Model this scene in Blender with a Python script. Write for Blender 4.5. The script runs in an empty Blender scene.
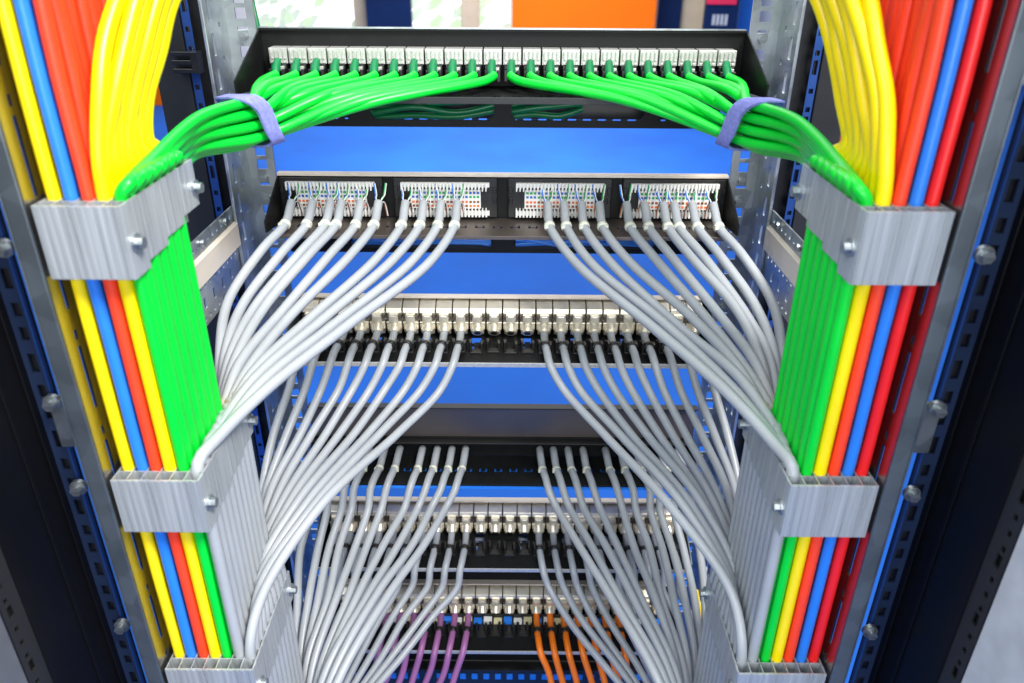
import bpy, math, random
from mathutils import Vector, Matrix
random.seed(7)
V = Vector
H = 1.4                                   # camera height above the floor; geometry below is written relative to the camera
sc = bpy.context.scene
col = sc.collection

# ------------------------------------------------------------------ camera model
CX, F, YAW, PITCH, ROLL = .0113, 771.8, .0019, .4761, .0062
FW = V((-math.sin(YAW)*math.cos(PITCH), math.cos(YAW)*math.cos(PITCH), -math.sin(PITCH)))
r0 = V((math.cos(YAW), math.sin(YAW), 0)); u0 = r0.cross(FW)
RT = r0*math.cos(ROLL) + u0*math.sin(ROLL); UP = -r0*math.sin(ROLL) + u0*math.cos(ROLL)
def at(px, py, Y=None, X=None, Z=None):
    d = FW + RT*((px-512)/F) - UP*((py-341.5)/F)
    t = Y/d.y if Y is not None else ((X-CX)/d.x if X is not None else Z/d.z)
    return V((CX, 0, 0)) + d*t

# ------------------------------------------------------------------ materials
def newmat(name):
    m = bpy.data.materials.new(name); m.use_nodes = True
    nt = m.node_tree; b = nt.nodes['Principled BSDF']
    return m, nt, b
def noisy(name, c, rough=.4, metal=0, var=.12, scale=60, bump=0.0, bscale=300, rvar=.1, spec=.5, coat=0, emit=0, sss=0, voronoi=False, stretch=None):
    m, nt, b = newmat(name)
    tc = nt.nodes.new('ShaderNodeTexCoord')
    src = tc.outputs['Object']
    if stretch:
        mp = nt.nodes.new('ShaderNodeMapping'); mp.inputs['Scale'].default_value = stretch; nt.links.new(src, mp.inputs[0]); src = mp.outputs[0]
    if voronoi:
        n = nt.nodes.new('ShaderNodeTexVoronoi'); n.inputs['Scale'].default_value = scale
        fac = n.outputs['Color']
        n2 = nt.nodes.new('ShaderNodeTexNoise'); n2.inputs['Scale'].default_value = scale*.5; n2.inputs['Detail'].default_value = 5
        nt.links.new(tc.outputs['Object'], n2.inputs['Vector'])
        mx = nt.nodes.new('ShaderNodeMix'); mx.data_type = 'RGBA'; mx.inputs[0].default_value = .6
        bw = nt.nodes.new('ShaderNodeRGBToBW'); nt.links.new(fac, bw.inputs[0])
        nt.links.new(bw.outputs[0], mx.inputs[6]); nt.links.new(n2.outputs['Fac'], mx.inputs[7])
        bw2 = nt.nodes.new('ShaderNodeRGBToBW'); nt.links.new(mx.outputs[2], bw2.inputs[0]); fac = bw2.outputs[0]
    else:
        n = nt.nodes.new('ShaderNodeTexNoise'); n.inputs['Scale'].default_value = scale; n.inputs['Detail'].default_value = 6
        fac = n.outputs['Fac']
    nt.links.new(src, n.inputs['Vector'])
    mr = nt.nodes.new('ShaderNodeMapRange'); mr.inputs['From Min'].default_value = .25; mr.inputs['From Max'].default_value = .75
    mr.inputs['To Min'].default_value = 1-var; mr.inputs['To Max'].default_value = 1+var
    nt.links.new(fac, mr.inputs['Value'])
    vm = nt.nodes.new('ShaderNodeVectorMath'); vm.operation = 'SCALE'; vm.inputs[0].default_value = c[:3]
    nt.links.new(mr.outputs[0], vm.inputs['Scale']); nt.links.new(vm.outputs[0], b.inputs['Base Color'])
    rr = nt.nodes.new('ShaderNodeMapRange'); rr.inputs['To Min'].default_value = max(.02, rough-rvar); rr.inputs['To Max'].default_value = rough+rvar
    nt.links.new(fac, rr.inputs['Value']); nt.links.new(rr.outputs[0], b.inputs['Roughness'])
    b.inputs['Metallic'].default_value = metal
    b.inputs['Specular IOR Level'].default_value = spec
    if coat: b.inputs['Coat Weight'].default_value = coat; b.inputs['Coat Roughness'].default_value = .15
    if bump:
        n3 = nt.nodes.new('ShaderNodeTexNoise'); n3.inputs['Scale'].default_value = bscale; n3.inputs['Detail'].default_value = 3
        nt.links.new(tc.outputs['Object'], n3.inputs['Vector'])
        bp = nt.nodes.new('ShaderNodeBump'); bp.inputs['Strength'].default_value = bump; bp.inputs['Distance'].default_value = .001
        nt.links.new(n3.outputs['Fac'], bp.inputs['Height']); nt.links.new(bp.outputs[0], b.inputs['Normal'])
    if emit:
        b.inputs['Emission Color'].default_value = (*c[:3], 1); b.inputs['Emission Strength'].default_value = emit
    if sss:
        b.inputs['Subsurface Weight'].default_value = sss; b.inputs['Subsurface Radius'].default_value = (.004, .004, .004); b.inputs['Subsurface Scale'].default_value = 1
    return m
def cab(name, c, rough=.35): return noisy(name, c, rough, var=.07, scale=25, bump=.12, bscale=180, rvar=.08)
M = dict(
    grey=cab('grey_jacket', (.345, .37, .40)), green=cab('green_jacket', (.0, .60, .035)), yellow=cab('yellow_jacket', (.95, .72, .0), .34),
    red=cab('red_jacket', (.80, .012, .012)), orange_red=cab('orange_red_jacket', (.92, .052, .012), .45), blue=cab('blue_jacket', (.02, .20, .78)),
    purple=cab('purple_jacket', (.33, .13, .32)), orange=cab('orange_jacket', (.90, .20, .01)),
    galv=noisy('galvanised_steel', (.43, .47, .49), .38, .9, .32, 70, .05, 200, .12, voronoi=True),
    galvd=noisy('dull_galvanised_steel', (.16, .19, .21), .40, .8, .2, 60, .05, 200, .1, voronoi=True),
    mirror=noisy('polished_steel', (.45, .43, .41), .25, 1, .08, 20, 0, 100, .05),
    beige=noisy('cream_steel', (.70, .62, .53), .4, .2, .06, 30),
    black=noisy('black_powder_coat', (.007, .0075, .008), .48, 0, .3, 60, .1, 900, .08, spec=.2),
    blackp=noisy('black_plastic', (.012, .012, .013), .35, 0, .3, 80),
    gloss=noisy('glossy_black_panel', (.004, .004, .005), .42, 0, .3, 6, 0, 100, .06, spec=.15),
    charcoal=noisy('charcoal_sheet', (.020, .021, .022), .45, .2, .15, 20),
    brownm=noisy('dark_bronze_sheet', (.16, .135, .12), .38, .7, .15, 14),
    nickel=noisy('nickel_plate', (.92, .86, .72), .36, .75, .12, 90, .05, 400, .12),
    zinc=noisy('zinc_die_cast', (.50, .50, .48), .42, .5, .12, 300, .2, 900, .12),
    white=noisy('white_plastic', (.80, .80, .78), .4, 0, .04, 60),
    clamp=noisy('grey_bracket_plastic', (.40, .43, .45), .30, .35, .26, 60, .04, 120, .12, stretch=(4, 4, .15)),  # vertical streaks in the colour imitate a shiny sheen
    strap=noisy('lavender_hook_and_loop', (.22, .24, .62), .8, 0, .25, 400, .8, 1500, .1),
    tie=noisy('natural_nylon', (.66, .68, .58), .35, 0, .05, 60),
    floor=noisy('blue_carpet', (.015, .130, .60), .8, 0, .18, 1.8, .1, 400, .1, spec=.2),
    wall=noisy('white_wall', (.82, .83, .82), .8, 0, .04, 2),
    window=noisy('daylit_window', (1, 1, .98), .3, 0, .06, 2.5, emit=1.0),
    orangew=noisy('orange_laminate', (.95, .17, .003), .7, 0, .05, 2, spec=.15),
    navy=noisy('navy_laminate', (.004, .018, .075), .7, 0, .15, 3, spec=.15),
    wood=noisy('pale_wood', (.62, .50, .33), .5, 0, .1, 6),
    pink=noisy('pink_sign', (.8, .02, .08), .5), copper=noisy('copper_contact', (.60, .22, .08), .4, .4), palegreen=noisy('leaf', (.10, .25, .08), .6),
    lgreen=noisy('green_mark', (.02, .35, .10), .5), lblue=noisy('blue_mark', (.03, .12, .5), .5), lorange=noisy('orange_mark', (.75, .16, .03), .5), lbrown=noisy('brown_mark', (.22, .07, .03), .5),
    darkgreen=cab('dark_green_jacket', (.0, .16, .05)), cream=noisy('cream_plastic', (.72, .66, .40), .5), bluerefl=noisy('blue_reflection_steel', (.028, .048, .11), .35, .5, .3, 12), branch=noisy('glowing_branch', (.50, .58, .46), .8, emit=.62), shade=noisy('dark_grey_panel', (.10, .11, .13), .4), screen=noisy('light_grey_panel', (.55, .57, .6), .5),
    bluestrip=noisy('blue_reflection_strip', (.03, .09, .32), .35, .5, .2, 20),  # bluish reflection on a grey strip, put into its colour
)

# ------------------------------------------------------------------ mesh builder
class G:
    def __init__(s): s.v = []; s.f = []; s.m = []; s.s = []
    def add(s, vs, fs, mi=0, sm=False):
        o = len(s.v); s.v += [V(x) for x in vs]
        for f in fs: s.f.append([i+o for i in f]); s.m.append(mi); s.s.append(sm)
        return s
    def box(s, a, b, mi=0):
        x0, x1 = sorted((a[0], b[0])); y0, y1 = sorted((a[1], b[1])); z0, z1 = sorted((a[2], b[2]))
        return s.add([(x0,y0,z0),(x1,y0,z0),(x1,y1,z0),(x0,y1,z0),(x0,y0,z1),(x1,y0,z1),(x1,y1,z1),(x0,y1,z1)],
              [(0,3,2,1),(4,5,6,7),(0,1,5,4),(1,2,6,5),(2,3,7,6),(3,0,4,7)], mi)
    def prism(s, poly, ax, mi=0, sm=False):      # poly: list of points, ax: extrusion vector
        n = len(poly); ax = V(ax)
        return s.add([V(p) for p in poly]+[V(p)+ax for p in poly], [tuple(range(n))[::-1], tuple(range(n, 2*n))]+[(i,(i+1)%n,(i+1)%n+n,i+n) for i in range(n)], mi, sm)
    def tube(s, pts, r, n=10, mi=0, caps=True, radii=None):
        pts = [V(p) for p in pts]; N = len(pts); T = []
        for i in range(N): T.append((pts[min(i+1,N-1)]-pts[max(i-1,0)]).normalized())
        a = V((0,0,1)) if abs(T[0].z) < .9 else V((1,0,0))
        u = T[0].cross(a).normalized(); vs = []; fs = []
        for i in range(N):
            u = (u - T[i]*u.dot(T[i])).normalized(); w = T[i].cross(u)
            rr = radii[i] if radii else r
            for k in range(n):
                t = 2*math.pi*k/n; vs.append(pts[i]+(u*math.cos(t)+w*math.sin(t))*rr)
        for i in range(N-1):
            for k in range(n):
                k2 = (k+1)%n; fs.append((i*n+k, i*n+k2, (i+1)*n+k2, (i+1)*n+k))
        s.add(vs, fs, mi, True)
        if caps:
            s.add([vs[k] for k in range(n)], [tuple(range(n))[::-1]], mi); s.add([vs[(N-1)*n+k] for k in range(n)], [tuple(range(n))], mi)
        return s
    def plate(s, O, U, W, wu, wv, holes, th, mi=0):
        """perforated sheet: origin O, unit axes U, W, size wu x wv; holes (u0,v0,u1,v1); thickness th along U x W"""
        O, U, W = V(O), V(U), V(W); N = U.cross(W).normalized()*th
        us = sorted({0., wu}|{round(min(max(h[i],0),wu),5) for h in holes for i in (0,2)})
        ws = sorted({0., wv}|{round(min(max(h[i],0),wv),5) for h in holes for i in (1,3)})
        nu, nw = len(us), len(ws)
        solid = [[not any(h[0]-1e-6 < (us[i]+us[i+1])/2 < h[2]+1e-6 and h[1]-1e-6 < (ws[j]+ws[j+1])/2 < h[3]+1e-6 for h in holes) for j in range(nw-1)] for i in range(nu-1)]
        vs = [O+U*a+W*b for a in us for b in ws]; vs += [p+N for p in vs]; K = nu*nw; fs = []
        idx = lambda i, j: i*nw+j
        for i in range(nu-1):
            for j in range(nw-1):
                if not solid[i][j]: continue
                a, b, c, d = idx(i,j), idx(i+1,j), idx(i+1,j+1), idx(i,j+1)
                fs += [(d,c,b,a), (a+K,b+K,c+K,d+K)]
                for (ii, jj, p, q) in ((i,j-1,a,b),(i+1,j,b,c),(i,j+1,c,d),(i-1,j,d,a)):
                    if not (0 <= ii < nu-1 and 0 <= jj < nw-1 and solid[ii][jj]): fs.append((p,q,q+K,p+K))
        return s.add(vs, fs, mi)
    def mirror(s):
        s.v = [V((-p.x, p.y, p.z)) for p in s.v]; s.f = [f[::-1] for f in s.f]; return s

LOC = {}
def mesh(name, g, mats, bevel=0):
    me = bpy.data.meshes.new(name)
    lo = V([min(p[i] for p in g.v) for i in range(3)]); hi = V([max(p[i] for p in g.v) for i in range(3)])
    base = V(((lo.x+hi.x)/2, (lo.y+hi.y)/2, lo.z))
    me.from_pydata([tuple(p-base) for p in g.v], [], g.f)
    for m in (mats if isinstance(mats, (list, tuple)) else [mats]): me.materials.append(M[m])
    me.polygons.foreach_set('material_index', g.m); me.polygons.foreach_set('use_smooth', g.s); me.update()
    return me, base
def place(o, base, parent):
    LOC[o.name] = V(base); col.objects.link(o)
    if parent: o.parent = parent; o.location = V(base)-LOC[parent.name]
    else: o.location = base
def ob(name, g, mats, parent=None, label=None, cat=None, group=None, kind=None, bevel=0):
    me, base = mesh(name, g, mats); o = bpy.data.objects.new(name, me); place(o, base, parent)
    if bevel:
        md = o.modifiers.new('bevel', 'BEVEL'); md.width = bevel; md.segments = 2; md.limit_method = 'ANGLE'
    tag(o, label, cat, group, kind); return o
def empty(name, base, label, cat, group=None):
    o = bpy.data.objects.new(name, None); o.empty_display_size = .01; place(o, V(base), None); tag(o, label, cat, group); return o
def tag(o, label=None, cat=None, group=None, kind=None):
    for k, v in (('label', label), ('category', cat), ('group', group), ('kind', kind)):
        if v: o[k] = v
def clone(o, delta, parent=None):
    c = o.copy(); LOC[c.name] = LOC[o.name]+V(delta); col.objects.link(c)
    if parent: c.parent = parent; c.location = LOC[c.name]-LOC[parent.name]
    else: c.location = LOC[c.name]
    for ch in [x for x in bpy.data.objects if x.parent == o]: clone(ch, delta, c)
    return c

def spline(cp, step=.006):
    cp = [V(p) for p in cp]; P = [cp[0]*2-cp[1]]+cp+[cp[-1]*2-cp[-2]]; out = []
    for i in range(1, len(P)-2):
        p0, p1, p2, p3 = P[i-1:i+3]
        d = [max((b-a).length, 1e-5)**.5 for a, b in ((p0,p1),(p1,p2),(p2,p3))]
        t0, t1 = 0, d[0]; t2 = t1+d[1]; t3 = t2+d[2]
        n = max(2, int((p2-p1).length/step)); n = min(n, 24)
        for k in range(n):
            t = t1+(t2-t1)*k/n
            A1 = p0*((t1-t)/(t1-t0))+p1*((t-t0)/(t1-t0)); A2 = p1*((t2-t)/(t2-t1))+p2*((t-t1)/(t2-t1)); A3 = p2*((t3-t)/(t3-t2))+p3*((t-t2)/(t3-t2))
            B1 = A1*((t2-t)/(t2-t0))+A2*((t-t0)/(t2-t0)); B2 = A2*((t3-t)/(t3-t1))+A3*((t-t1)/(t3-t1))
            out.append(B1*((t2-t)/(t2-t1))+B2*((t-t1)/(t2-t1)))
    out.append(cp[-1]); return out
ORD = ['first','second','third','fourth','fifth','sixth','seventh','eighth','ninth','tenth','eleventh','twelfth','thirteenth','fourteenth','fifteenth','sixteenth','seventeenth','eighteenth','nineteenth','twentieth','twenty-first','twenty-second','twenty-third','twenty-fourth']
SIDE = {-1: 'left', 1: 'right'}
def mx(p, s): return V((p[0]*(-s), p[1], p[2])) if s > 0 else V(p)   # left-side points, mirrored for the right side
def jit(a): return V((random.uniform(-a,a), random.uniform(-a,a), random.uniform(-a,a)))

# ------------------------------------------------------------------ constants of the rack
PT = .0172                 # port pitch
YF = .735                  # plane of the panel faces
XO, YB, CW = .2404, .3905, .0090
ZB = [-.123, -.3008, -.4715]; BH = .0416
def cell(colu, row): return (-XO+(colu-.5)*CW, YB+CW*(row+1.5))   # column from 1, row from 0 (first row of cells stays empty)

# ------------------------------------------------------------------ comb brackets
def bracket(s, i, ncol, label):
    drops = [0, 0, .004, .004, .004, .008, .008, .008, .012, .012, .012]; zt = ZB[i]; zb = zt-BH; nr = 11; t = .0008
    root = empty('cable_bracket', mx((-XO, YB, zb), s), label, 'bracket', 'grey comb brackets down both sides of the rack')
    x0, x1 = -XO, -XO+ncol*CW; y1 = YB+nr*CW
    g = G()
    for c in range(ncol):                                      # lengthwise walls
        g.box((x0+c*CW-t/2, YB, zb), (x0+c*CW+t/2, y1, zt))
    for r in range(1, nr+1):
        g.box((x0, YB+r*CW-t/2, zb+drops[min(r,nr-1)]+.001), (x1, YB+r*CW+t/2, zt-.0004))
    if s > 0: g.mirror()
    ob('comb_walls', g, 'clamp', root)
    g = G(); g.box((x0-t, YB-.0014, zb), (x1+t/2, YB, zt))
    for c in range(ncol*2): g.box((x0+(c+.30)*CW/2, YB-.0018, zb+.0005), (x0+(c+.80)*CW/2, YB-.0014, zt-.0005))
    if s > 0: g.mirror()
    ob('front_face', g, 'clamp', root, bevel=.0003)
    g = G()
    drops = [0, 0, .004, .004, .004, .008, .008, .008, .012, .012, .012]
    for r in range(nr):
        g.box((x1-t/2, YB+r*CW, zb+drops[r]), (x1+t, YB+(r+1)*CW, zt))
        g.box((x1+t, YB+(r+.3)*CW, zb+drops[r]+.001), (x1+t+.00025, YB+(r+.7)*CW, zt-.0004))
    if s > 0: g.mirror()
    ob('side_wall', g, 'clamp', root, bevel=.0002)
    for (yy, zz) in ((YB+.006, zb+.019), (y1-.004, zb+.024)):
        g = G(); c = V((x1+t, yy, zz))
        g.tube([c, c+V((.0016,0,0))], .0052, 18); g.tube([c+V((.0016,0,0)), c+V((.0052,0,0))], .0036, 6)
        if s > 0: g.mirror()
        ob('bolt', g, 'galv', root, bevel=.0004)
for s in (-1, 1):
    bracket(s, 0, 5, f'grey ribbed plastic comb bracket where the green bundle drops in, {SIDE[s]} side')
    bracket(s, 1, 6, f'grey comb bracket at mid height on the {SIDE[s]}, below the green sheet of cables')
    bracket(s, 2, 7, f'grey comb bracket at the bottom edge on the {SIDE[s]} side, seven cells wide')

# ------------------------------------------------------------------ cables
def cable(pts, r, mat, name, label, group, extra=None, step=.006, n=10, r2=None):
    path = spline(pts, step)
    N = len(path); rad = [r if r2 is None else r2+(r-r2)*max(0, min(1, 2.2*(1-i/N)-.35)) for i in range(N)]
    g = G().tube(path, r, n, radii=rad)
    if extra:
        root = empty(name, path[0], label, 'cable', group)
        ob('jacket', g, mat, root); extra(root, path); return root
    return ob(name, g, mat, label=label, cat='cable', group=group)

# columns of the side harness that only run up and down
harness = {-1: ['yellow', 'blue', 'orange_red', 'yellow', 'green'], 1: ['red', 'blue', 'orange_red', 'yellow', 'green']}
plain = {'yellow': 'yellow', 'blue': 'blue', 'red': 'red', 'orange_red': 'orange-red', 'green': 'green'}
for s in (-1, 1):
    for c in (1, 2, 3):
        m = harness[s][c-1]; nrow = (7, 3, 10)[c-1]
        for r in range(nrow):
            x, y = cell(c, r)
            pts = [mx((x+random.uniform(-.0004,.0004), y, z), s) for z in (-.72, -.50, -.4666, -.40, -.31, -.29, -.22, -.14, -.11)]
            e = .0018 if c == 3 else .0008
            pts += [mx((x+e*math.sin(r*1.7+k), y+.0008*math.sin(r+k), z), s) for k, z in enumerate((-.06, .0, .06, .12))]
            where = 'behind the curved yellow bundle' if c == 3 else 'nearest the side plate' if c == 1 else 'beside the orange-red curtain'
            cable(pts, .0039, m, 'network_cable', f'{plain[m]} cable down the {SIDE[s]} side {where}, {ORD[r]} from the front', f'straight {plain[m]} cables of the {SIDE[s]} harness', step=.02)
# column 4: yellow, comes over from the middle of the rack above the frame
for s in (-1, 1):
    fo = [at(101,155,Y=.405), at(101,95,Y=.415), at(107,40,Y=.43), at(122,-15,Y=.45), at(148,-80,Y=.48)]
    ba = [at(147,140,Y=.470), at(144,100,Y=.475), at(150,50,Y=.485), at(165,0,Y=.50), at(200,-60,Y=.53)]
    for r in range(10):
        t = r/9; x, y = cell(4, r)
        pts = [mx((x, y, z), s) for z in (-.72, -.50, -.4666, -.40, -.31, -.29, -.22, -.14, -.118)]
        off = (r % 2)*.006
        for k, (a, b) in enumerate(zip(fo, ba)):
            p = a.lerp(b, t) + V((off*min(1, k/2), 0, 0)) + jit(.0012)
            pts.append(mx(p, s))
        cable(pts, .0043, 'yellow', 'network_cable', f'glossy yellow cable bending over at the top {SIDE[s]}, {ORD[r]} from the front of its bundle', f'yellow bundle at the top {SIDE[s]}')

# green bundles: 12 cables each side, jack -> strap -> column 5
STR = at(253, 121, Y=.60)
BD = (at(185, 140, Y=.525)-at(300, 103, Y=.635)).normalized()     # bundle direction at the strap
BU = BD.cross(V((0,1,0))).normalized(); BU = BU if BU.z > 0 else -BU
BW = BD.cross(BU).normalized()
for s in (-1, 1):
    for k in range(12):
        t = k/11; row, lay = k//3, k%3
        xj = -(12-k-.5)*PT
        order = 11-k
        x, y = cell(5, order if False else 11-k)
        y = YB+CW*1.5+k*.0056; x += .0007*(1 if k % 2 else -1)
        ps = STR + BU*((1.5-row)*.0090) + BW*((lay-1)*.0078) + BU*((1-lay)*.0027)
        z0 = -.1045
        j0 = V((xj+.0015, .7035, z0+.0022)); j1 = V((xj-.0050, .6930, z0-.0002))
        mid = j1.lerp(ps, .5) + V((0, -.010, .0035+.0045*t))+jit(.0015)
        n1 = at(200, 119+31*(row/3)+(lay-1)*2.5, Y=.53+.018*t+.003*lay)
        n2 = at(152+26*t+(lay-1)*2, 161+6*t, Y=.452+.05*t)
        top = V((x, y, -.120))
        pts = [j0, j1, mid, ps-BD*(.010*min(1, k/5)-.004*max(0, 1-k/3)), ps+BD*.011, n1, n2, V((x+.0050, y+.0005, -.1160)), V((x+.0008, y, -.1205)), V((x, y, -.129)), V((x, y, -.15))]+[V((x, y, z)) for z in (-.20, -.25, -.30, -.36, -.45, -.50, -.72)]
        pts = [mx(p, s) for p in pts]
        side = SIDE[s]; o_ = ORD[k] if s < 0 else ORD[11-k]
        cable(pts, .0038, 'green', 'green_network_cable', f'green cable from the {o_} jack in the {side} half of the top panel', f'green cables gathered to the {side}', step=.006, r2=.0034)
# straps round the green bundles
for s in (-1, 1):
    root = empty('bundle_strap', mx(STR, s), f'lavender hook-and-loop strap wrapped round the {SIDE[s]} green cable bundle', 'strap', 'lavender straps on the green bundles')
    def ring(cen, half, hw, hh, th, wob=0):
        g = G(); n = 40; vs = []
        for j, (q, o_) in enumerate(((-1,0),(1,0),(1,1),(-1,1))):
            for i in range(n):
                a = 2*math.pi*i/n; ca, sa = math.cos(a), math.sin(a); e = .55
                w_ = hw+o_*th; h_ = hh+o_*th
                p = cen + BW*(math.copysign(abs(ca)**e, ca)*w_) + BU*(math.copysign(abs(sa)**e, sa)*h_) + BD*(q*half+wob*math.sin(2*a+1)+.0110*math.sin(a))
                vs.append(p)
        fs = []
        for j in range(4):
            for i in range(n):
                a, b = j*n+i, j*n+(i+1)%n; c, d = ((j+1)%4)*n+(i+1)%n, ((j+1)%4)*n+i
                fs.append((a,b,c,d))
        g.add(vs, fs, 0, False)
        if s > 0: g.mirror()
        return g
    ob('band', ring(STR, .0075, .0158, .0184, .0022, .0014), 'strap', root, bevel=.0004)
    ob('overlap', ring(STR+BD*.005+BU*.0012, .0055, .0168, .0196, .0018, -.0025), 'strap', root, bevel=.0004)

# helper children of the grey cables
def tie_at(frac_idx, mat, r=.0056, w=.0022, head=True, nm='cable_tie'):
    def f(root, path):
        i = frac_idx(path); p = path[i]; d = (path[i+1]-path[i-1]).normalized()
        g = G().tube([p-d*w, p-d*w*.9, p+d*w*.9, p+d*w], r, 14, radii=[r-.0006, r, r, r-.0006])
        if head:
            q = p+V((.003*random.choice((-1,1)), -.004, .001)); g.box(q-V((.0018,.002,.0018)), q+V((.0018,.002,.0018)))
        ob(nm, g, mat, root)
    return f
def nearest(pt):
    return lambda path: max(1, min(len(path)-2, min(range(len(path)), key=lambda i: (path[i]-pt).length)))

def wires(root, p, zt, zb):
    x = p.x
    for q, (m, dx, up) in enumerate((('blue', -.0045, 1), ('lgreen', .004, 1), ('copper', -.0028, 0), ('lbrown', .0036, 0))):
        g = G()
        for e, mm in ((0, 1), (.0011, 0)):
            zz = zt if up else zb
            a = p+V((dx*.15, 0, -.002)); b = V((x+dx*.9+e, YF-.012, (p.z+.004 if up else p.z-.004))); c = V((x+dx*1.3+e, YF-.0075, zz))
            g.tube(spline([a, a.lerp(b, .5)+V((dx*.2, -.002, .002)), b, c], .002), .00065, 6, mm)
        ob('wire_pair', g, ['white', m], root)

# grey cables of the upper punch-down panel -> column 6
idc_ports = [(-1, i) for i in range(6)] + [(-1, 6+i) for i in range(4)]
def idc_x(k):                                        # k = 0 outermost ... 9 ; left half, metres
    m = k//6; px = [291,312,330,341,360,378,405,423,440.5,457][k]
    return at(px, 200, Y=.712).x - at(502.3, 200, Y=.712).x
def group_idc(zoff, ztop, name_mat, panelword, colu, vo, vi, cellz, rowspan=10, bottom=-.85, tail=True, nm='grey_network_cable'):
    for s in (-1, 1):
        for k in range(10):
            t = k/9; x = idc_x(k)
            p0 = V((x, .7135, -.2195+zoff)) if not zoff else V((x, .7150, -.2120+zoff)); tie = V((x-.0012, .688, -.2335+zoff)) if not zoff else V((x-.0020, .7010, -.2190+zoff))
            row = 9-k; cx_, cy_ = cell(colu, row)
            pts = [p0, V((x-.0006, .7035, -.2262+zoff)), tie] if not zoff else [V((x+.0006, YF-.006, p0.z+.0005)), p0, tie, V((x-.0050, .6850, -.2200+zoff)), V((x-.0085, .6725, -.2275+zoff))]
            tx = (x-idc_x(0))/(idc_x(9)-idc_x(0))
            for q, (a, b) in enumerate(zip(vo, vi)):
                pts.append(a.lerp(b, tx if q == 0 else (t+tx)/2 if q == 1 else t)+jit(.0012 if q == 0 else .0022))
            pts += [V((cx_, cy_, z)) for z in cellz]
            tiep = mx(tie, s); p0m = mx(p0, s)
            def ex(root, path, tiep=tiep, p0m=p0m):
                tie_at(nearest(tiep), 'tie', .0046 if zoff else .0052, .0016 if zoff else .0020)(root, path)
                if not zoff: wires(root, p0m, -.2050+zoff, -.2375+zoff)
            o_ = ORD[k] if s < 0 else ORD[9-k]
            cable([mx(p, s) for p in pts], .0042, 'grey', nm, f'grey cable, {o_} from left, {SIDE[s]} half of {panelword}', f'grey cables of the {panelword}, {SIDE[s]} half', ex, r2=.0040)
vo = [at(262,250,Y=.655), at(231,300,Y=.61), at(220,350,Y=.555), at(224,398,Y=.515)]
vi = [at(428,262,Y=.645), at(350,325,Y=.56), at(268,388,Y=.475), at(218,441,Y=.425)]
group_idc(0, 0, None, 'upper punch-down panel', 6, vo, vi, (-.298, -.33, -.37, -.42, -.47, -.52, -.72))
# lower punch-down panel (mostly hidden) -> below the frame
DZ2 = -.3025
vo = [at(312,506,Y=.665), at(303,550,Y=.63), at(298,600,Y=.58), at(296,660,Y=.53)]
vi = [at(447,506,Y=.66), at(425,542,Y=.61), at(388,597,Y=.54), at(338,680,Y=.465)]
group_idc(DZ2, 0, None, 'lower punch-down panel', 8, vo, vi, (-.66, -.72, -.85))

# grey cables of shielded panels
def group_jack(zj, mat, word, cword, vo, vi, cells, ks, nports, colu=None, rad=.0040, clipy=.686, nm='grey_network_cable', sides=(-1,1), tag_='black_clip'):
    for s in sides:
        for k in range(nports):
            t = k/max(1, nports-1); x = -(2.5+(nports-1-k))*PT
            p0 = V((x, .7150, zj-.0080)); p1 = V((x-.0002, .7010, zj-.0115)); cl = V((x-.0006, .6840, zj-.0100))
            pts = [p0, p1, cl, V((x-.0014-.0004*t, .669, zj-.0100)), V((x-.0030-.0012*t, .656, zj-.0160))]
            for a, b in zip(vo, vi): pts.append(a.lerp(b, t)+jit(.0019))
            if colu:
                cx_, cy_ = cell(colu, 9-k)
                pts += [V((cx_, cy_, z)) for z in cells]
            clm = mx(cl, s)
            o_ = ORD[k] if s < 0 else ORD[nports-1-k]
            cable([mx(p, s) for p in pts], rad, mat, nm, f'{cword} cable, {o_} from left, {SIDE[s]} half of {word}', f'{cword} cables of the {word}, {SIDE[s]} half',
                  lambda root, path, clm=clm: tie_at(nearest(clm), 'blackp', .0056, .0030)(root, path), r2=.0038)
ZJ3, ZJ4, ZJ5 = -.3481, -.6138, -.7460
vo = [at(288,388,Y=.645), at(273,434,Y=.61), at(261,487,Y=.57), at(262,535,Y=.525)]
vi = [at(438,389,Y=.642), at(396,433,Y=.59), at(322,506,Y=.49), at(262,590,Y=.43)]
group_jack(ZJ3, 'grey', 'upper metal jack panel', 'grey', vo, vi, (-.462, -.50, -.60, -.72), None, 10, 7)
vo = [at(325,586,Y=.650), at(310,622,Y=.625), at(303,670,Y=.60), at(300,730,Y=.56)]
vi = [at(456,585,Y=.650), at(435,617,Y=.622), at(398,660,Y=.58), at(345,722,Y=.53)]
group_jack(ZJ4, 'grey', 'middle metal jack panel', 'grey', vo, vi, (), None, 10, None)
vo = [at(376,669,Y=.650), at(364,697,Y=.635), at(348,745,Y=.60)]
vi = [at(457,669,Y=.650), at(449,697,Y=.635), at(434,745,Y=.60)]
group_jack(ZJ5, 'purple', 'lowest metal jack panel', 'purple', vo, vi, (), None, 7, None, nm='purple_network_cable', sides=(-1,))
group_jack(ZJ5, 'orange', 'lowest metal jack panel', 'orange', vo, vi, (), None, 7, None, nm='orange_network_cable', sides=(1,))

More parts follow.
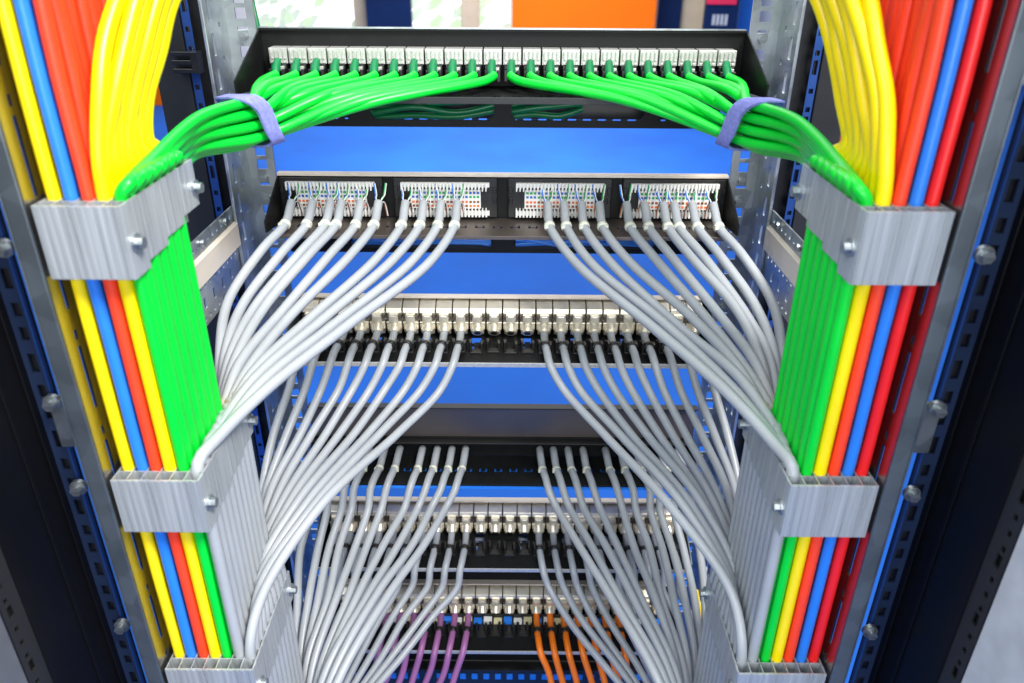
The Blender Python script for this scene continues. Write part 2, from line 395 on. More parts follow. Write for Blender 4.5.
# ------------------------------------------------------------------ panels
def cheeks(root, zt, zb, depth, mat='black'):
    for s in (-1, 1):
        poly = [(-.2165, YF, zt-.001), (-.2165, YF-.004, zt-.001), (-.2165, YF-depth, zb+.014), (-.2165, YF-depth, zb+.003), (-.2165, YF-.01, zb-.003), (-.2165, YF, zb-.003)]
        g = G().prism(poly, (.0014, 0, 0))
        if s > 0: g.mirror()
        ob('side_cheek', g, mat, root, bevel=.0003)
def screws(root, zs):
    for s in (-1, 1):
        for z in zs:
            c = V((-.2295, YF-.0012, z)); g = G()
            g.box(c+V((-.0065,-.0016,-.0055)), c+V((.0065,0,.0055))); g.tube([c+V((0,-.0016,0)), c+V((0,-.006,0))], .0034, 12)
            if s > 0: g.mirror()
            ob('screw', g, 'galv', root, bevel=.0005)

# top patch panel
root = empty('patch_panel', (0, YF, -.114), 'topmost black patch panel, its white jacks feeding green cables', 'patch panel')
g = G().box((-.2165, YF, -.118), (.2165, YF+.002, -.068)); g.box((-.2165, YF-.0035, -.0695), (.2165, YF, -.0675)); ob('face_plate', g, 'black', root, bevel=.0003)
g = G().box((-.2150, YF-.0042, -.0674), (.2150, YF+.002, -.0664)); ob('top_edge', g, 'galv', root)
cheeks(root, -.0675, -.114, .085)
g = G().plate((-.2150, YF-.078, -.1170), (1,0,0), (0,1,0), .43, .077, [(.0135+i*PT+.004, .012, .0135+i*PT+.011, .03) for i in range(24)], .0012); ob('cable_tray', g, 'black', root)
g = G().box((-.2150, YF-.0795, -.1180), (.2150, YF-.0782, -.1125)); ob('tray_edge', g, 'charcoal', root, bevel=.0003)
screws(root, (-.0745,))
# one jack, then copies
def top_jack(x):
    w = .0079
    g = G().box((x-w, YF-.016, -.0955), (x+w, YF, -.0825))
    for i in range(4):
        q = x-w+.0014+i*.0037; g.box((q, YF-.0176, -.0915), (q+.0010, YF-.016, -.0840)); g.box((q+.0010, YF-.0176, -.0915), (q+.0024, YF-.016, -.0903)); g.box((q-.0002, YF-.0170, -.0950), (q+.0022, YF-.016, -.0930))
    j = ob('keystone_jack', g, 'zinc', root, bevel=.0003)
    g = G().box((x-w+.001, YF-.018, -.1060), (x+w-.001, YF-.001, -.0957)); g.box((x-w+.001, YF-.026, -.1085), (x-w+.004, YF-.018, -.0990)); g.box((x+w-.004, YF-.026, -.1085), (x+w-.001, YF-.018, -.0990)); ob('jack_housing', g, 'blackp', j, bevel=.0004)
    g = G().box((x+.0025, YF-.0225, -.1010), (x+.0058, YF-.0180, -.0970)); ob('latch', g, 'zinc', j, bevel=.0003)
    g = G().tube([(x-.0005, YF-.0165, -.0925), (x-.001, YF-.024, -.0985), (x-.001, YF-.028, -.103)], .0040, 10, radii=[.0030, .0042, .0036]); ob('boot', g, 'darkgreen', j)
    return j
j0 = top_jack(-11.5*PT)
for i in range(1, 24): clone(j0, (i*PT, 0, 0), root)

def slotted(name, label, z0, z1, ovals, back):
    root = empty(name, (0, YF+.003, z1), label, 'rack panel')
    holes = []
    for a, b, c, d in ovals:
        holes += [(a+.215, c-z1, b+.215, d-z1), (a+.215-.004, c-z1+.004, b+.215+.004, d-z1-.004), (a+.215-.002, c-z1+.0015, b+.215+.002, d-z1-.0015)]
    g = G().plate((-.215, YF+.003, z1), (1,0,0), (0,0,1), .43, z0-z1, holes, -.002)
    ob('slotted_plate', g, 'black', root)
    return root
r = slotted('cable_pass_panel', 'black panel with oval openings directly under the top patch panel', -.1195, -.1540, [(-.120, -.012, -.1475, -.1275), (.012, .128, -.1475, -.1275), (-.205, -.145, -.1475, -.1275), (.148, .205, -.1475, -.1275)], None)
g = G().plate((-.21, YF+.034, -.1600), (1,0,0), (0,0,1), .42, .042, [(.012+i*.0145, .0030, .020+i*.0145, .0085) for i in range(28)], .002); ob('rear_comb', g, 'blackp', r)
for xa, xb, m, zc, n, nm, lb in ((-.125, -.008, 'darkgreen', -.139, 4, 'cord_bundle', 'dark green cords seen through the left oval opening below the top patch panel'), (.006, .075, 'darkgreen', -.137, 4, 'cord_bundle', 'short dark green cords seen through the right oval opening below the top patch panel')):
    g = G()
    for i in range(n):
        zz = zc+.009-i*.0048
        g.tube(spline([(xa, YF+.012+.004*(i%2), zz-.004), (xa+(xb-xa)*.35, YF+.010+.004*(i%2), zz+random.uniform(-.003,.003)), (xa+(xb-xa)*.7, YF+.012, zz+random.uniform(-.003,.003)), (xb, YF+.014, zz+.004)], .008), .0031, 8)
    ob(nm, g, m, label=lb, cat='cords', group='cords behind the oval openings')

# punch-down panels
def idc_panel(dz, label, topmat, blocks=True):
    root = empty('punch_down_panel', (0, YF, -.2415+dz), label, 'patch panel', 'black punch-down panels')
    g = G().box((-.2165, YF, -.2425+dz), (.2165, YF+.002, -.1965+dz)); ob('face_plate', g, 'black', root, bevel=.0003)
    g = G().box((-.2165, YF-.006, -.1990+dz), (.2165, YF+.002, -.1963+dz)); ob('top_edge', g, topmat, root, bevel=.0003)
    cheeks(root, -.1970+dz, -.2400+dz, .062)
    screws(root, (-.2015+dz, -.222+dz))
    # tray with the tie slots
    h = []
    for i in range(24):
        u = .019+i*.0170; h += [(u, .022, u+.009, .0255), (u, .0255, u+.002, .030), (u+.007, .0255, u+.009, .030)]
    tz = -.2425+dz+(.0165 if dz else 0)
    g = G().plate((-.2150, YF-.054, tz), (1,0,0), (0,1,0), .43, .052, h, .0014); ob('tie_tray', g, 'brownm' if not dz else 'black', root)
    g = G().box((-.2150, YF-.0552, tz-.002), (.2150, YF-.0542, tz+.0016)); ob('tray_edge', g, 'brownm' if not dz else 'black', root, bevel=.0003)
    if dz:
        g = G().box((-.213, YF-.050, tz-.0035), (.213, YF-.012, tz-.0020)); ob('blue_insert', g, 'blue', root)
        g = G().box((-.214, YF-.0575, tz-.0028), (.214, YF-.0556, tz-.0005)); ob('blue_edge', g, 'blue', root)
    def module(x):
        hw = .0500
        g = G().box((x-hw, YF-.005, -.2395+dz), (x+hw, YF, -.2005+dz))
        for q in (-.0475, .0475):
            for z in (-.212, -.222): g.box((x+q-.0016, YF-.0075, z-.003+dz), (x+q+.0016, YF-.005, z+.003+dz))
        m = ob('connector_block', g, 'blackp', root, bevel=.0006)
        for zc in (-.2065, -.2345):
            g = G().box((x-.0425, YF-.0075, zc-.0022+dz), (x+.0425, YF-.005, zc+.0022+dz))
            for i in range(25):
                q = x-.0425+i*.00338; sgn = 1 if zc > -.22 else -1
                g.box((q, YF-.0105, zc-.0030*1+dz), (q+.0017, YF-.0075, zc+.0026+dz))
                g.box((q, YF-.0100, zc-(.0055 if sgn > 0 else -.0026)+dz), (q+.0012, YF-.0055, zc-(.0026 if sgn > 0 else -.0050)+dz))
            ob('contact_strip', g, 'white', m)
        g = G().box((x-.034, YF-.0062, -.2300+dz), (x+.034, YF-.005, -.2115+dz), 0)
        for i in range(18):
            for rr, zc in enumerate((-.2145, -.2185, -.2235, -.2275)):
                mi = 1 + ((i//3+rr) % 2)*(1 if rr < 2 else 1) + (2 if rr >= 2 else 0)
                q = x-.0325+i*.0036+(i//3)*.0003
                g.box((q, YF-.0065, zc-.0011+dz), (q+.0024, YF-.0062, zc+.0011+dz), mi)
        ob('colour_label', g, ['white', 'lgreen', 'lblue', 'lorange', 'lbrown'], m)
        return m
    if not blocks: return
    pitch = (at(673,200,Y=YF).x-at(334,200,Y=YF).x)/3
    m0 = module(-1.5*pitch)
    for i in (1, 2, 3): clone(m0, (i*pitch, 0, 0), root)
idc_panel(0, 'black punch-down panel with white contact strips and coloured code labels, second from the top', 'beige')
idc_panel(DZ2, 'black punch-down panel half hidden under the plain dark blanking panel', 'black', False)
r_ = slotted('cable_pass_panel', 'black panel with oval openings under the upper punch-down panel', -.2435, -.2795, [(-.150, -.014, -.2745, -.2635), (.014, .150, -.2745, -.2635)], None)
g = G().box((-.21, YF+.030, -.284), (.21, YF+.032, -.245)); ob('rear_cover', g, 'blackp', r_)
for xa, xb, lb in ((-.155, -.012, 'left'), (.013, .155, 'right')):
    g = G()
    for i in range(6):
        zz = -.2650-i*.0020
        g.tube(spline([(xa, YF+.012+.003*(i%2), zz), (xa+(xb-xa)*.35, YF+.010+.003*(i%3), -.270+random.uniform(-.004,.004)), (xa+(xb-xa)*.7, YF+.012, -.270+random.uniform(-.004,.004)), (xb, YF+.014, -.2650-((i*5)%6)*.002)], .008), .0019, 8)
    ob('cord_bundle', g, 'blue', label=f'thin blue cords seen through the {lb} oval opening under the upper punch-down panel', cat='cords', group='cords behind the oval openings')
slotted('cable_pass_panel', 'black slotted panel under the lower punch-down panel', -.2435+DZ2, -.2735+DZ2, [(-.205, .205, -.2540+DZ2, -.2515+DZ2)]+[(-.2+i*.0172, -.191+i*.0172, -.2485+DZ2, -.2455+DZ2) for i in range(24)], None)

# plain dark blanking panel
root = empty('blanking_panel', (0, YF, -.503), 'plain dark bronze blanking panel across the middle of the rack', 'rack panel')
g = G().box((-.2165, YF-.004, -.5010), (.2165, YF-.002, -.4590)); ob('face_plate', g, 'brownm', root, bevel=.0005)
g = G().box((-.2165, YF-.014, -.5030), (.2165, YF-.002, -.5012)); g.box((-.2165, YF-.010, -.4588), (.2165, YF, -.4572)); ob('folded_edge', g, 'charcoal', root, bevel=.0003)

# shielded jack panels
def jack_panel(zj, label):
    root = empty('patch_panel', (0, YF, zj-.02), label, 'patch panel', 'panels of shielded metal jacks')
    g = G().box((-.2150, YF-.006, zj+.0215), (.2150, YF+.002, zj+.0235))
    ob('top_edge', g, 'beige', root, bevel=.0003)
    g = G().box((-.2160, YF, zj-.0215), (.2160, YF+.002, zj+.0212)); ob('face_plate', g, 'black', root)
    for s in (-1, 1):
        g = G().prism([(-.2155, YF, zj+.021), (-.2155, YF-.075, zj-.008), (-.2155, YF-.075, zj-.016), (-.2155, YF, zj-.024)], (.0014, 0, 0))
        if s > 0: g.mirror()
        ob('side_cheek', g, 'galvd', root)
    screws(root, (zj+.012,))
    g = G().plate((-.2140, YF-.076, zj-.0180), (1,0,0), (0,1,0), .428, .075, [(.0076+i*PT+.004, .020+.004*(i%2), .0076+i*PT+.0105, .027+.012*(i%3==1)) for i in range(24)]+[(.0076+i*PT+.002, .044, .0076+i*PT+.0125, .058) for i in range(1,24,3)], .0012); ob('clip_tray', g, 'black', root)
    g = G().box((-.2145, YF-.0775, zj-.0195), (.2145, YF-.0762, zj-.0148)); ob('tray_edge', g, 'zinc', root, bevel=.0003)
    x = -11.5*PT; w = .0080
    g = G()
    g.prism([(x-w, YF, zj+.0195), (x-w, YF-.009, zj+.0195), (x-w, YF-.0165, zj+.0150), (x-w, YF-.0175, zj+.0100), (x-w, YF, zj+.0100)], (2*w, 0, 0))
    g.box((x-w, YF-.0125, zj-.0010), (x+w, YF, zj+.0098))
    g.box((x-w*.60, YF-.0215, zj+.0012), (x+w*.60, YF, zj+.0105)); g.box((x-w*.42, YF-.0225, zj+.0040), (x+w*.42, YF-.0215, zj+.0090))
    g.box((x-w*.96, YF-.0180, zj-.0080), (x+w*.96, YF, zj+.0010)); g.box((x-w, YF-.0190, zj-.0008), (x+w, YF-.0170, zj+.0008))
    j = ob('keystone_jack', g, 'nickel', root, bevel=.0005)
    c0 = V((x, YF-.012, zj-.0005)); c1 = V((x, YF-.0225, zj-.0085)); d = (c1-c0).normalized()
    g = G().tube([c0, c1], .0062, 20); g.tube([c1-d*.0025, c1-d*.0008], .0068, 20); g.tube([c1, c1+d*.0012], .0056, 20); g.box((x-w*.80, YF-.0140, zj-.0150), (x+w*.80, YF, zj-.0080))
    gl = ob('cable_gland', g, 'nickel', j, bevel=.0004)
    g = G().tube([c1+d*.0013, c1+d*.0017], .0034, 14); g.box((x-.0006, YF-.0145, zj-.0140), (x+.0006, YF-.0139, zj-.010)); ob('gland_hole', g, 'blackp', gl)
    g = G().box((x-w*.99, YF-.0135, zj+.0030), (x-w*.66, YF-.0190, zj+.0070)); g.box((x+w*.66, YF-.0135, zj+.0030), (x+w*.99, YF-.0190, zj+.0070)); ob('side_latch', g, 'brownm', j)
    # black clip in front of the jack
    g = G().box((x-.0062, .680, zj-.0185), (x+.0062, .6885, zj-.0150)); g.box((x-.0066, .6812, zj-.0165), (x-.0044, .6885, zj-.0045)); g.box((x+.0044, .6812, zj-.0165), (x+.0066, .6885, zj-.0060))
    g.box((x-.0030, .6890, zj-.0185), (x+.0030, .7050, zj-.0165)); g.tube([(x-.0062, .694, zj-.0165), (x-.0062, .694, zj-.0080)], .0017, 8); g.box((x+.0035, .6930, zj-.0185), (x+.0068, .6990, zj-.0110))
    cl = ob('cable_clip', g, 'blackp', root, bevel=.0005)
    for i in range(1, 24):
        clone(j, (i*PT, 0, 0), root); c = clone(cl, (i*PT, .002*(i%2), 0), root)
jack_panel(ZJ3, 'nickel jack panel above the blanking panel, upper of three')
jack_panel(ZJ4, 'nickel jack panel below the lower punch-down panel, middle of three')
jack_panel(ZJ5, 'nickel jack panel holding purple and orange cables, lowest of three')
r = slotted('cable_pass_panel', 'black panel with slots between the two lower metal jack panels', ZJ4-.0205, ZJ5+.0222, [(-.19, -.012, ZJ4-.062, ZJ4-.048), (.012, .19, ZJ4-.062, ZJ4-.048)], None)
for xa, xb, lb, zc in ((-.19, -.012, 'left', ZJ4-.030), (.012, .19, 'right', ZJ4-.030), (-.19, -.006, 'left', ZJ5-.030), (.012, .19, 'right', ZJ5-.030)):
    g = G()
    for i in range(3):
        zz = zc-i*.0055
        g.tube(spline([(xa, YF-.006-.002*i, zz+.006), (xa+(xb-xa)*.3, YF-.012, zz), (xa+(xb-xa)*.8, YF-.012, zz), (xb-.004 if xb < 0 else xb-.004, YF-.010, zz+.002), (xb, YF-.002, zz+.008)] if xb < 0 else [(xa, YF-.002, zz+.008), (xa+.004, YF-.010, zz+.002), (xa+(xb-xa)*.3, YF-.012, zz), (xb, YF-.006-.002*i, zz+.006)], .008), .0028, 8)
    ob('cord_bundle', g, 'grey', label=f'pale grey cords looping behind the {lb} half of the {"middle" if zc > -.7 else "lowest"} metal jack panel', cat='cords', group='pale cords behind the metal jack panels')
# equipment under the lowest jack panel: pale connectors and clips, then oval panel and dark lower unit
root = empty('terminal_strip', (0, .705, ZJ5-.018), 'row of cream and blue terminals beneath the lowest metal jack panel', 'terminal strip')
g = G().box((-.205, .7092, ZJ5-.0178), (.205, .7105, ZJ5-.0080)); ob('backing_rail', g, 'blackp', root)
random.seed(3)
for i in range(32):
    x = -.20+i*.0126; g = G().box((x, .701, ZJ5-.0178), (x+.0105, .709, ZJ5-.0110-.002*(i%2))); ob('terminal', g, 'blue' if i % 3 == 1 else 'cream' if i % 3 == 0 else 'white', root, bevel=.0006)
root = slotted('cable_pass_panel', 'black panel with pale openings at the very bottom of the picture', ZJ5-.024, ZJ5-.125, [(-.19+i*.064, -.14+i*.064, ZJ5-.1105, ZJ5-.0975) for i in range(6)], None)
g = G()
for i in range(6): g.box((-.188+i*.064, YF+.008, ZJ5-.117), (-.142+i*.064, YF+.012, ZJ5-.090))
ob('pale_insert', g, 'cream', root)
root = empty('equipment_shelf', (0, YF-.02, ZJ5-.18), 'dark equipment shelf with a row of blue buttons along the bottom edge of the picture', 'equipment')
g = G().box((-.2150, YF-.012, ZJ5-.1285), (.2150, YF+.1, ZJ5-.1265)); g.box((-.2150, YF-.012, ZJ5-.18), (.2150, YF-.010, ZJ5-.1287)); ob('shelf_body', g, 'blackp', root, bevel=.0004)
for i in range(26):
    x = -.20+i*.0158; g = G().box((x, YF-.0145, ZJ5-.142), (x+.0082, YF-.0121, ZJ5-.132)); ob('button', g, 'blue', root, bevel=.0008)

# ------------------------------------------------------------------ rack posts, struts, side plates
ZT, ZL = .25, -1.385
for s in (-1, 1):
    side = SIDE[s]
    root = empty('rack_post', mx((-.231, .71, ZL), s), f'galvanised rack post with square holes beside the {side} ends of the panels', 'rack post', 'galvanised rack posts')
    L = ZT-ZL; holes = []; z = .004; i = 0
    while z < L-.01: holes.append((.0088, z, .0182, z+.0092)); z += (.015875, .015875, .0127)[i % 3]; i += 1
    g = G().plate((-.2435, YF-.001, ZL), (1,0,0), (0,0,1), .0255, L, holes, .002)
    # plate normal points to -y for U x W = (1,0,0)x(0,0,1) = (0,-1,0)
    if s > 0: g.mirror()
    ob('front_flange', g, 'galv', root)
    holes = []; z = .006
    while z < L-.03: holes.append((.010, z, .0160, z+.018)); holes.append((.030, z+.021, .034, z+.0250)); z += .0275
    g = G().plate((-.2435, .681, ZL), (0,1,0), (0,0,1), .0530, L, holes, -.002)
    if s > 0: g.mirror()
    ob('side_flange', g, 'galv', root)
    g = G().box((-.2455, .678, ZL), (-.2425, .6808, ZT))
    if s > 0: g.mirror()
    ob('folded_edge', g, 'galv', root, bevel=.0006)
    # depth strut
    root = empty('depth_strut', mx((-.246, .6, -.287), s), f'perforated galvanised depth strut running front to back on the {side} side', 'strut', 'perforated depth struts')
    hs = [(.008+i*.011, .064, .0115+i*.011, .0675) for i in range(21)]
    hs += [(.008+i*.011, .030, .0115+i*.011, .0335) for i in range(21)] + [(.008+i*.011, .004, .0115+i*.011, .0075) for i in range(21)] + [(.012+i*.022, .0135, .017+i*.022, .0235) for i in range(10)]
    g = G().plate((-.246, .44, -.287), (0,1,0), (0,0,1), .24, .073, hs, -.0015)
    if s > 0: g.mirror()
    ob('perforated_web', g, 'galv', root)
    g = G().prism([(-.2458, .44, -.2520), (-.2425, .44, -.2500), (-.2425, .44, -.2300), (-.2458, .44, -.2280)], (0, .24, 0))
    if s > 0: g.mirror()
    ob('cream_channel', g, 'beige', root)
    for yy in (.60, .655):
        c = V((-.2458, yy, -.2205)); g = G().tube([c, c+V((.003,0,0))], .0035, 8)
        if s > 0: g.mirror()
        ob('screw', g, 'galv', root)
    # polished plate the brackets are screwed to
    root = empty('side_plate', mx((-.243, .44, ZL), s), f'polished slotted steel plate behind the outermost cables on the {side} side', 'side plate', 'slotted side plates behind the brackets')
    holes = []; z = ZL+.01
    while z < ZT-.05: holes.append((.0100, z-ZL, .0130, z-ZL+.042)); holes.append((.0102, z-ZL+.0465, .0128, z-ZL+.0525)); z += .066
    g = G().plate((-.2430, .388, ZL), (0,1,0), (0,0,1), .123, L, holes, -.0015)
    if s > 0: g.mirror()
    ob('plate', g, 'mirror', root)
    g = G().box((-.2528, .3855, ZL), (-.2428, .3877, ZT)); g.box((-.2540, .3855, ZL), (-.2529, .3910, ZT))
    if s > 0: g.mirror()
    ob('front_lip', g, 'galvd', root, bevel=.0005)
    # outer perforated post
    root = empty('perforated_post', mx((-.275, .41, ZL), s), f'dark perforated upright outside the steel side plate on the {side}', 'rack post', 'dark perforated uprights')
    holes = []; z = .004; i = 0
    while z < L-.02: holes.append((.0045, z, .0095, z+(.009, .009, .013)[i%3])); z += (.0158, .0178, .022)[i%3]; i += 1
    g = G().plate((-.2880, .412, ZL), (1,0,0), (0,0,1), .0140, L, holes, .0015)
    if s > 0: g.mirror()
    ob('perforated_web', g, 'bluerefl', root)  # blue reflection on the web is painted into its colour
    g = G().box((-.2870, .4150, ZL), (-.2755, .4160, ZT))
    if s > 0: g.mirror()
    ob('backing', g, 'blackp', root)  # black sheet added so the holes read dark
    g = G().box((-.2752, .4085, ZL), (-.2741, .4110, ZT))
    if s > 0: g.mirror()
    ob('folded_edge', g, 'bluestrip', root)  # blue colour stands in for the floor glimpsed past the post
    for zz in (at(15,250,Y=.40).z, at(57,405,Y=.40).z, at(86,490,Y=.40).z, at(57,405,Y=.40).z-.19):
        c = V((-.2715, .4045, zz)); g = G().tube([c, c+V((0,-.003,0))], .0054, 18); g.tube([c+V((0,-.003,0)), c+V((0,-.007,0))], .0038, 6)
        if s > 0: g.mirror()
        ob('bolt', g, 'galv', root, bevel=.0006)
    zz = at(63,410,Y=.408).z; g = G().box((-.2760, .4050, zz-.026), (-.2625, .4070, zz+.012)); g.box((-.2660, .4035, zz-.015), (-.2635, .4050, zz-.005))
    if s > 0: g.mirror()
    ob('mounting_tab', g, 'galv', root, bevel=.0005)
    # black frame side
    root = empty('frame_panel', mx((-.29, .36, ZL), s), f'glossy black rack frame panel filling the lower {side} corner', 'frame panel', 'black frame panels at the picture edges')
    g = G().box((-.2940, .347, ZL), (-.2885, .4115, ZT)); g.box((-.2885, .4050, ZL), (-.2868, .4112, ZT)); g.box((-.2885, .385, ZL), (-.2872, .388, ZT))
    if s > 0: g.mirror()
    ob('inner_panel', g, 'gloss', root, bevel=.0008)
    holes = []; z = .01; i = 0
    while z < L-.02: holes.append((.004, z, .009 if i % 4 == 0 else .0075, z+(.009 if i % 4 == 0 else .004))); z += .0115; i += 1
    g = G().plate((-.2895, .3300, ZL), (0,1,0), (0,0,1), .0165, L, holes, -.0015)
    if s > 0: g.mirror()
    ob('slotted_strip', g, 'charcoal', root)
    g = G().box((-.2940, .3300, ZL), (-.2925, .3465, ZT))
    if s > 0: g.mirror()
    ob('strip_backing', g, 'blackp', root)  # black sheet added to darken the slots in front of it
    g = G().box((-.2940, .18, ZL), (-.2895, .3290, ZT))
    if s > 0: g.mirror()
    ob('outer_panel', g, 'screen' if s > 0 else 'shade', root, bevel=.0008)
    # black corner profile behind the galvanised post
    YR = .82
    root = empty('corner_profile', mx((-.33, YR, ZL), s), f'matt black corner profile behind the {side} galvanised post, with a slotted strip', 'rack profile', 'black corner profiles')
    def X(px, s_=0): return at(px, 100, Y=YR).x
    a, b, c, d = X(161), X(194), X(201), X(221)
    g = G().box((a, YR, ZL), (b, YR+.02, ZT))
    if s > 0: g.mirror()
    ob('cover', g, 'charcoal', root, bevel=.001)
    g = G().box((b+.0005, YR+.018, ZL), (d, YR+.022, ZT))
    if s > 0: g.mirror()
    ob('inner_wall', g, 'blackp', root)
    holes = []; z = .01; i = 0
    while z < L-.02: holes.append((.0020, z, .0065, z+(.005, .005, .014)[i%3])); z += .0185; i += 1
    g = G().plate((b+.0008, YR+.004, ZL), (1,0,0), (0,0,1), .0085, L, holes, .0012)
    if s > 0: g.mirror()
    ob('slotted_strip', g, 'bluestrip', root)
    if s < 0:
        p = at(192, 61, Y=YR-.002)
        g = G()
        for dz in (.008, 0, -.008): g.box(p+V((-.016, -.012, dz-.0022)), p+V((.006, 0, dz+.0022)))
        g.box(p+V((.004, -.014, -.0105)), p+V((.0115, 0, .0105))); g.box(p+V((-.016, -.002, -.008)), p+V((.004, 0, .008)))
        ob('plastic_clip', g, 'blackp', root, bevel=.0006)
# thin green earth wire beside the left post, yellow-green one low on the right
g = G().tube(spline([at(250,-20,Y=.80), at(253,5,Y=.79), at(258,28,Y=.785), at(262,60,Y=.78)], .006), .0022, 8)
g.tube(spline([at(243,-20,Y=.80), at(247,5,Y=.79), at(252,28,Y=.785), at(258,60,Y=.78)], .006), .0022, 8)
ob('green_wire', g, 'darkgreen', label='thin dark green cord hanging beside the top of the left galvanised post', cat='cord')
g = G().tube(spline([at(697,590,Y=.66), at(701,620,Y=.65), at(696,640,Y=.65), at(699,660,Y=.645), at(694,700,Y=.64)], .006), .0016, 8)
ob('earth_wire', g, 'yellow', label='thin yellow earth wire hanging right of the lower grey cables', cat='wire')

# ------------------------------------------------------------------ hall behind
ZF = -H
g = G().add([(-40, -6, ZF), (40, -6, ZF), (40, 40, ZF), (-40, 40, ZF)], [(0,1,2,3)]); ob('floor', g, 'floor', kind='structure')
YW = 9.2
g = G().box((-14, YW, ZF), (14, YW+.2, 2.2)); ob('wall', g, 'wall', kind='structure')
def wx(px, Y): return at(px, 15, Y=Y).x
def window(p0, p1, label, n):
    root = empty('window', (wx((p0+p1)/2, YW-.05), YW-.06, -1.1), label, 'window', 'bright windows behind the rack')
    a, b = wx(p0, YW-.05), wx(p1, YW-.05)
    g = G().box((a, YW-.05, -1.1), (b, YW-.02, 1.2)); ob('pane', g, 'window', root)
    g = G()
    random.seed(n)
    for i in range(n): 
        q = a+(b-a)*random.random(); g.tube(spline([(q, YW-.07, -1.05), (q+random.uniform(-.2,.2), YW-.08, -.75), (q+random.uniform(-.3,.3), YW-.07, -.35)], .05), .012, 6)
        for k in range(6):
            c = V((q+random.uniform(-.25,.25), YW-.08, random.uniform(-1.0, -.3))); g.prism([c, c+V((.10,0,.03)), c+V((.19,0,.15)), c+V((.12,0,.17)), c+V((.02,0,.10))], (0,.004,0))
    ob('branch_silhouette', g, 'branch', root)  # branches given a glow so they fade into the bright pane
window(247, 357, 'bright window far behind the top left of the rack, left of the pale wood post', 4)
window(412, 462, 'narrow bright window between the navy panel and pale wood post', 5)
window(478, 509, 'narrowest bright window beside the orange wall panel', 1)
def slab(name, p0, p1, Y, z0, z1, m, label, cat, group=None):
    g = G().box((wx(p0, Y), Y, z0), (wx(p1, Y), Y+.12, z1)); return ob(name, g, m, label=label, cat=cat, group=group, bevel=.01)
slab('wooden_post', 354, 366, 8.8, ZF, 1.5, 'wood', 'pale wood post left of the far navy panel', 'post', 'pale wood posts in the hall')
slab('wooden_post', 461, 479, 8.8, ZF, 1.5, 'wood', 'pale wood post left of the far orange panel', 'post', 'pale wood posts in the hall')
slab('wooden_post', 681, 706, 8.8, ZF, 1.5, 'wood', 'pale wood post between two navy panels, right of the orange panel', 'post', 'pale wood posts in the hall')
slab('display_banner', 366, 411, 8.6, ZF, 1.2, 'navy', 'navy display panel left of the orange one', 'display panel', 'panels in the hall')
slab('display_banner', 512, 656, 8.3, ZF, 1.2, 'orangew', 'large orange display panel behind the top of the rack', 'display panel', 'panels in the hall')
slab('display_banner', 659, 681, 8.7, ZF, 1.2, 'navy', 'narrow navy panel directly right of the orange panel', 'display panel', 'panels in the hall')
root = empty('display_stand', (wx(722, 8.5), 8.5, ZF), 'navy display stand with a pink sign behind the top right of the rack', 'display stand')
g = G().box((wx(706, 8.5), 8.5, ZF), (wx(738, 8.5), 8.62, 1.2)); ob('board', g, 'navy', root, bevel=.01)
p = at(721, 0, Y=8.48); g = G().box((p.x-.14, 8.48, p.z-.04), (p.x+.16, 8.499, p.z+.3)); ob('sign', g, 'pink', root)
p = at(720, 20, Y=8.48); g = G()
for i in range(4): g.box((p.x-.075+i*.042, 8.49, p.z-.05), (p.x-.075+i*.042+.026, 8.499, p.z+.05))
ob('white_marks', g, 'screen', root)
slab('display_banner', 739, 760, 8.9, ZF, 1.2, 'blue', 'bright blue panel at the right end of the hall panels', 'display panel', 'panels in the hall')
# counters left and right
def counter(px0, px1, label, m):
    a = at(px0, 105, Z=ZF); b = at(px1, 105, Z=ZF)
    root = empty('counter', (a+b)/2, label, 'counter', 'counters in the hall')
    ztop = at(px0, 60, Y=a.y).z
    g = G().box((a.x, a.y, ZF), (b.x, a.y+.6, ztop)); ob('front', g, m, root, bevel=.01)
    g = G().box((a.x-.04, a.y-.05, ztop+.002), (b.x+.04, a.y+.65, ztop+.05)); ob('top', g, 'white', root, bevel=.01)
    g = G().box((a.x+.05, a.y+.3, ztop+.052), (b.x-.05, a.y+.34, ztop+.6)); ob('upstand', g, m, root, bevel=.01)
counter(20, 178, 'orange counter standing on the blue floor behind the left yellow bundle', 'orangew')
counter(838, 930, 'pale grey counter standing on the blue floor behind the right yellow bundle', 'screen')

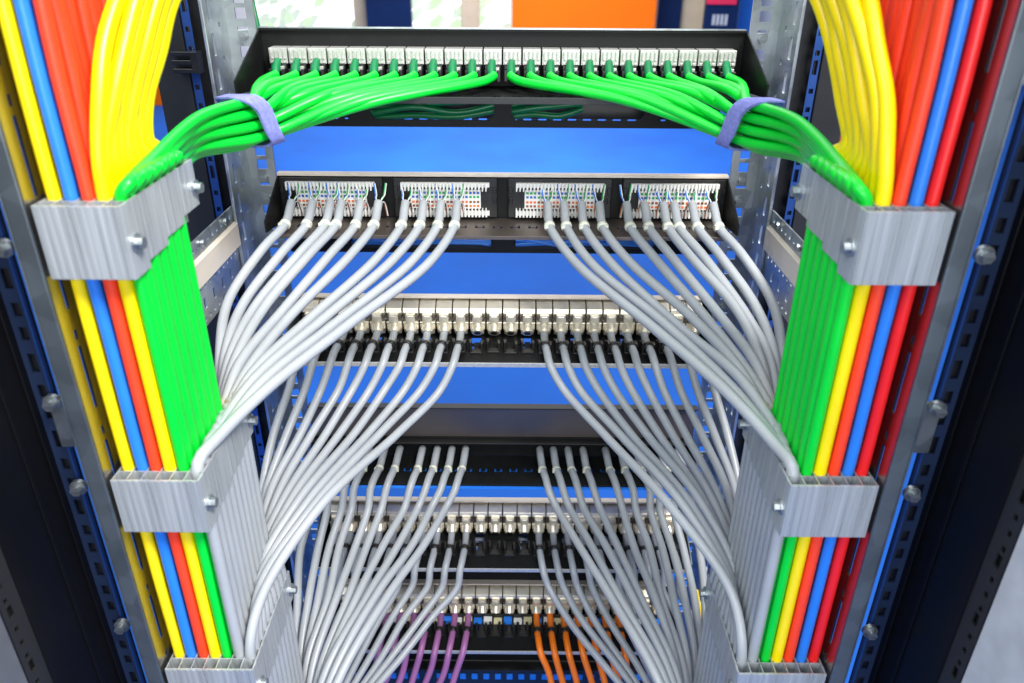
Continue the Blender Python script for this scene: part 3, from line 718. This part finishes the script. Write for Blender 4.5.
# ------------------------------------------------------------------ light
w = bpy.data.worlds.new('World'); sc.world = w; w.use_nodes = True
bg = w.node_tree.nodes['Background']; bg.inputs[0].default_value = (.80, .90, 1, 1); bg.inputs[1].default_value = .17
def area(name, loc, target, size, power, color=(1,1,1), sy=None):
    l = bpy.data.lights.new(name, 'AREA'); l.energy = power; l.color = color; l.size = size
    if sy: l.shape = 'RECTANGLE'; l.size_y = sy
    o = bpy.data.objects.new(name, l); col.objects.link(o); o.location = loc
    o.rotation_euler = (V(target)-V(loc)).to_track_quat('-Z', 'Y').to_euler(); return o
area('key_lamp', (.75, -.35, 1.25), (-.05, .6, -.3), .6, 60, (1, .97, .92))
area('wall_fill', (0, 6.5, 1.2), (0, 9, -.6), 2.5, 100, (1,1,1), 6)  # added light without a fitting, brightens the far wall and panels
area('fill_lamp', (-.9, -.5, .9), (0, .6, -.4), 1.0, 13, (.85, .93, 1))
area('front_fill', (.1, -.8, .0), (0, .7, -.65), .8, 10, (.95, .98, 1))  # added light from behind the camera, lifts the lower panels
for i, y in enumerate((2.6, 5.4, 8.0)): area('hall_fill', (0, y, 2.0), (0, y, -1.4), 2.5, 85, (.95, .98, 1), 8)  # unseen overhead lights, added to brighten the hall floor

# ------------------------------------------------------------------ camera
cam = bpy.data.cameras.new('camera'); co = bpy.data.objects.new('camera', cam); col.objects.link(co); sc.camera = co
cam.sensor_width = 36; cam.lens = F/1024*36; cam.clip_start = .02; cam.clip_end = 200
co.matrix_world = Matrix(((RT.x, UP.x, -FW.x, CX), (RT.y, UP.y, -FW.y, 0), (RT.z, UP.z, -FW.z, 0), (0,0,0,1)))
cam.dof.use_dof = True; cam.dof.focus_distance = .72; cam.dof.aperture_fstop = 8.0

bpy.context.view_layer.update()
for o in list(bpy.data.objects):
    if o.parent is None: o.location.z += H
sc.view_settings.view_transform = 'Standard'; sc.view_settings.look = 'None'; sc.view_settings.exposure = .35; sc.view_settings.gamma = 1
try:
    sc.cycles.use_denoising = True; sc.cycles.max_bounces = 8; sc.cycles.sample_clamp_indirect = 6
except Exception: pass
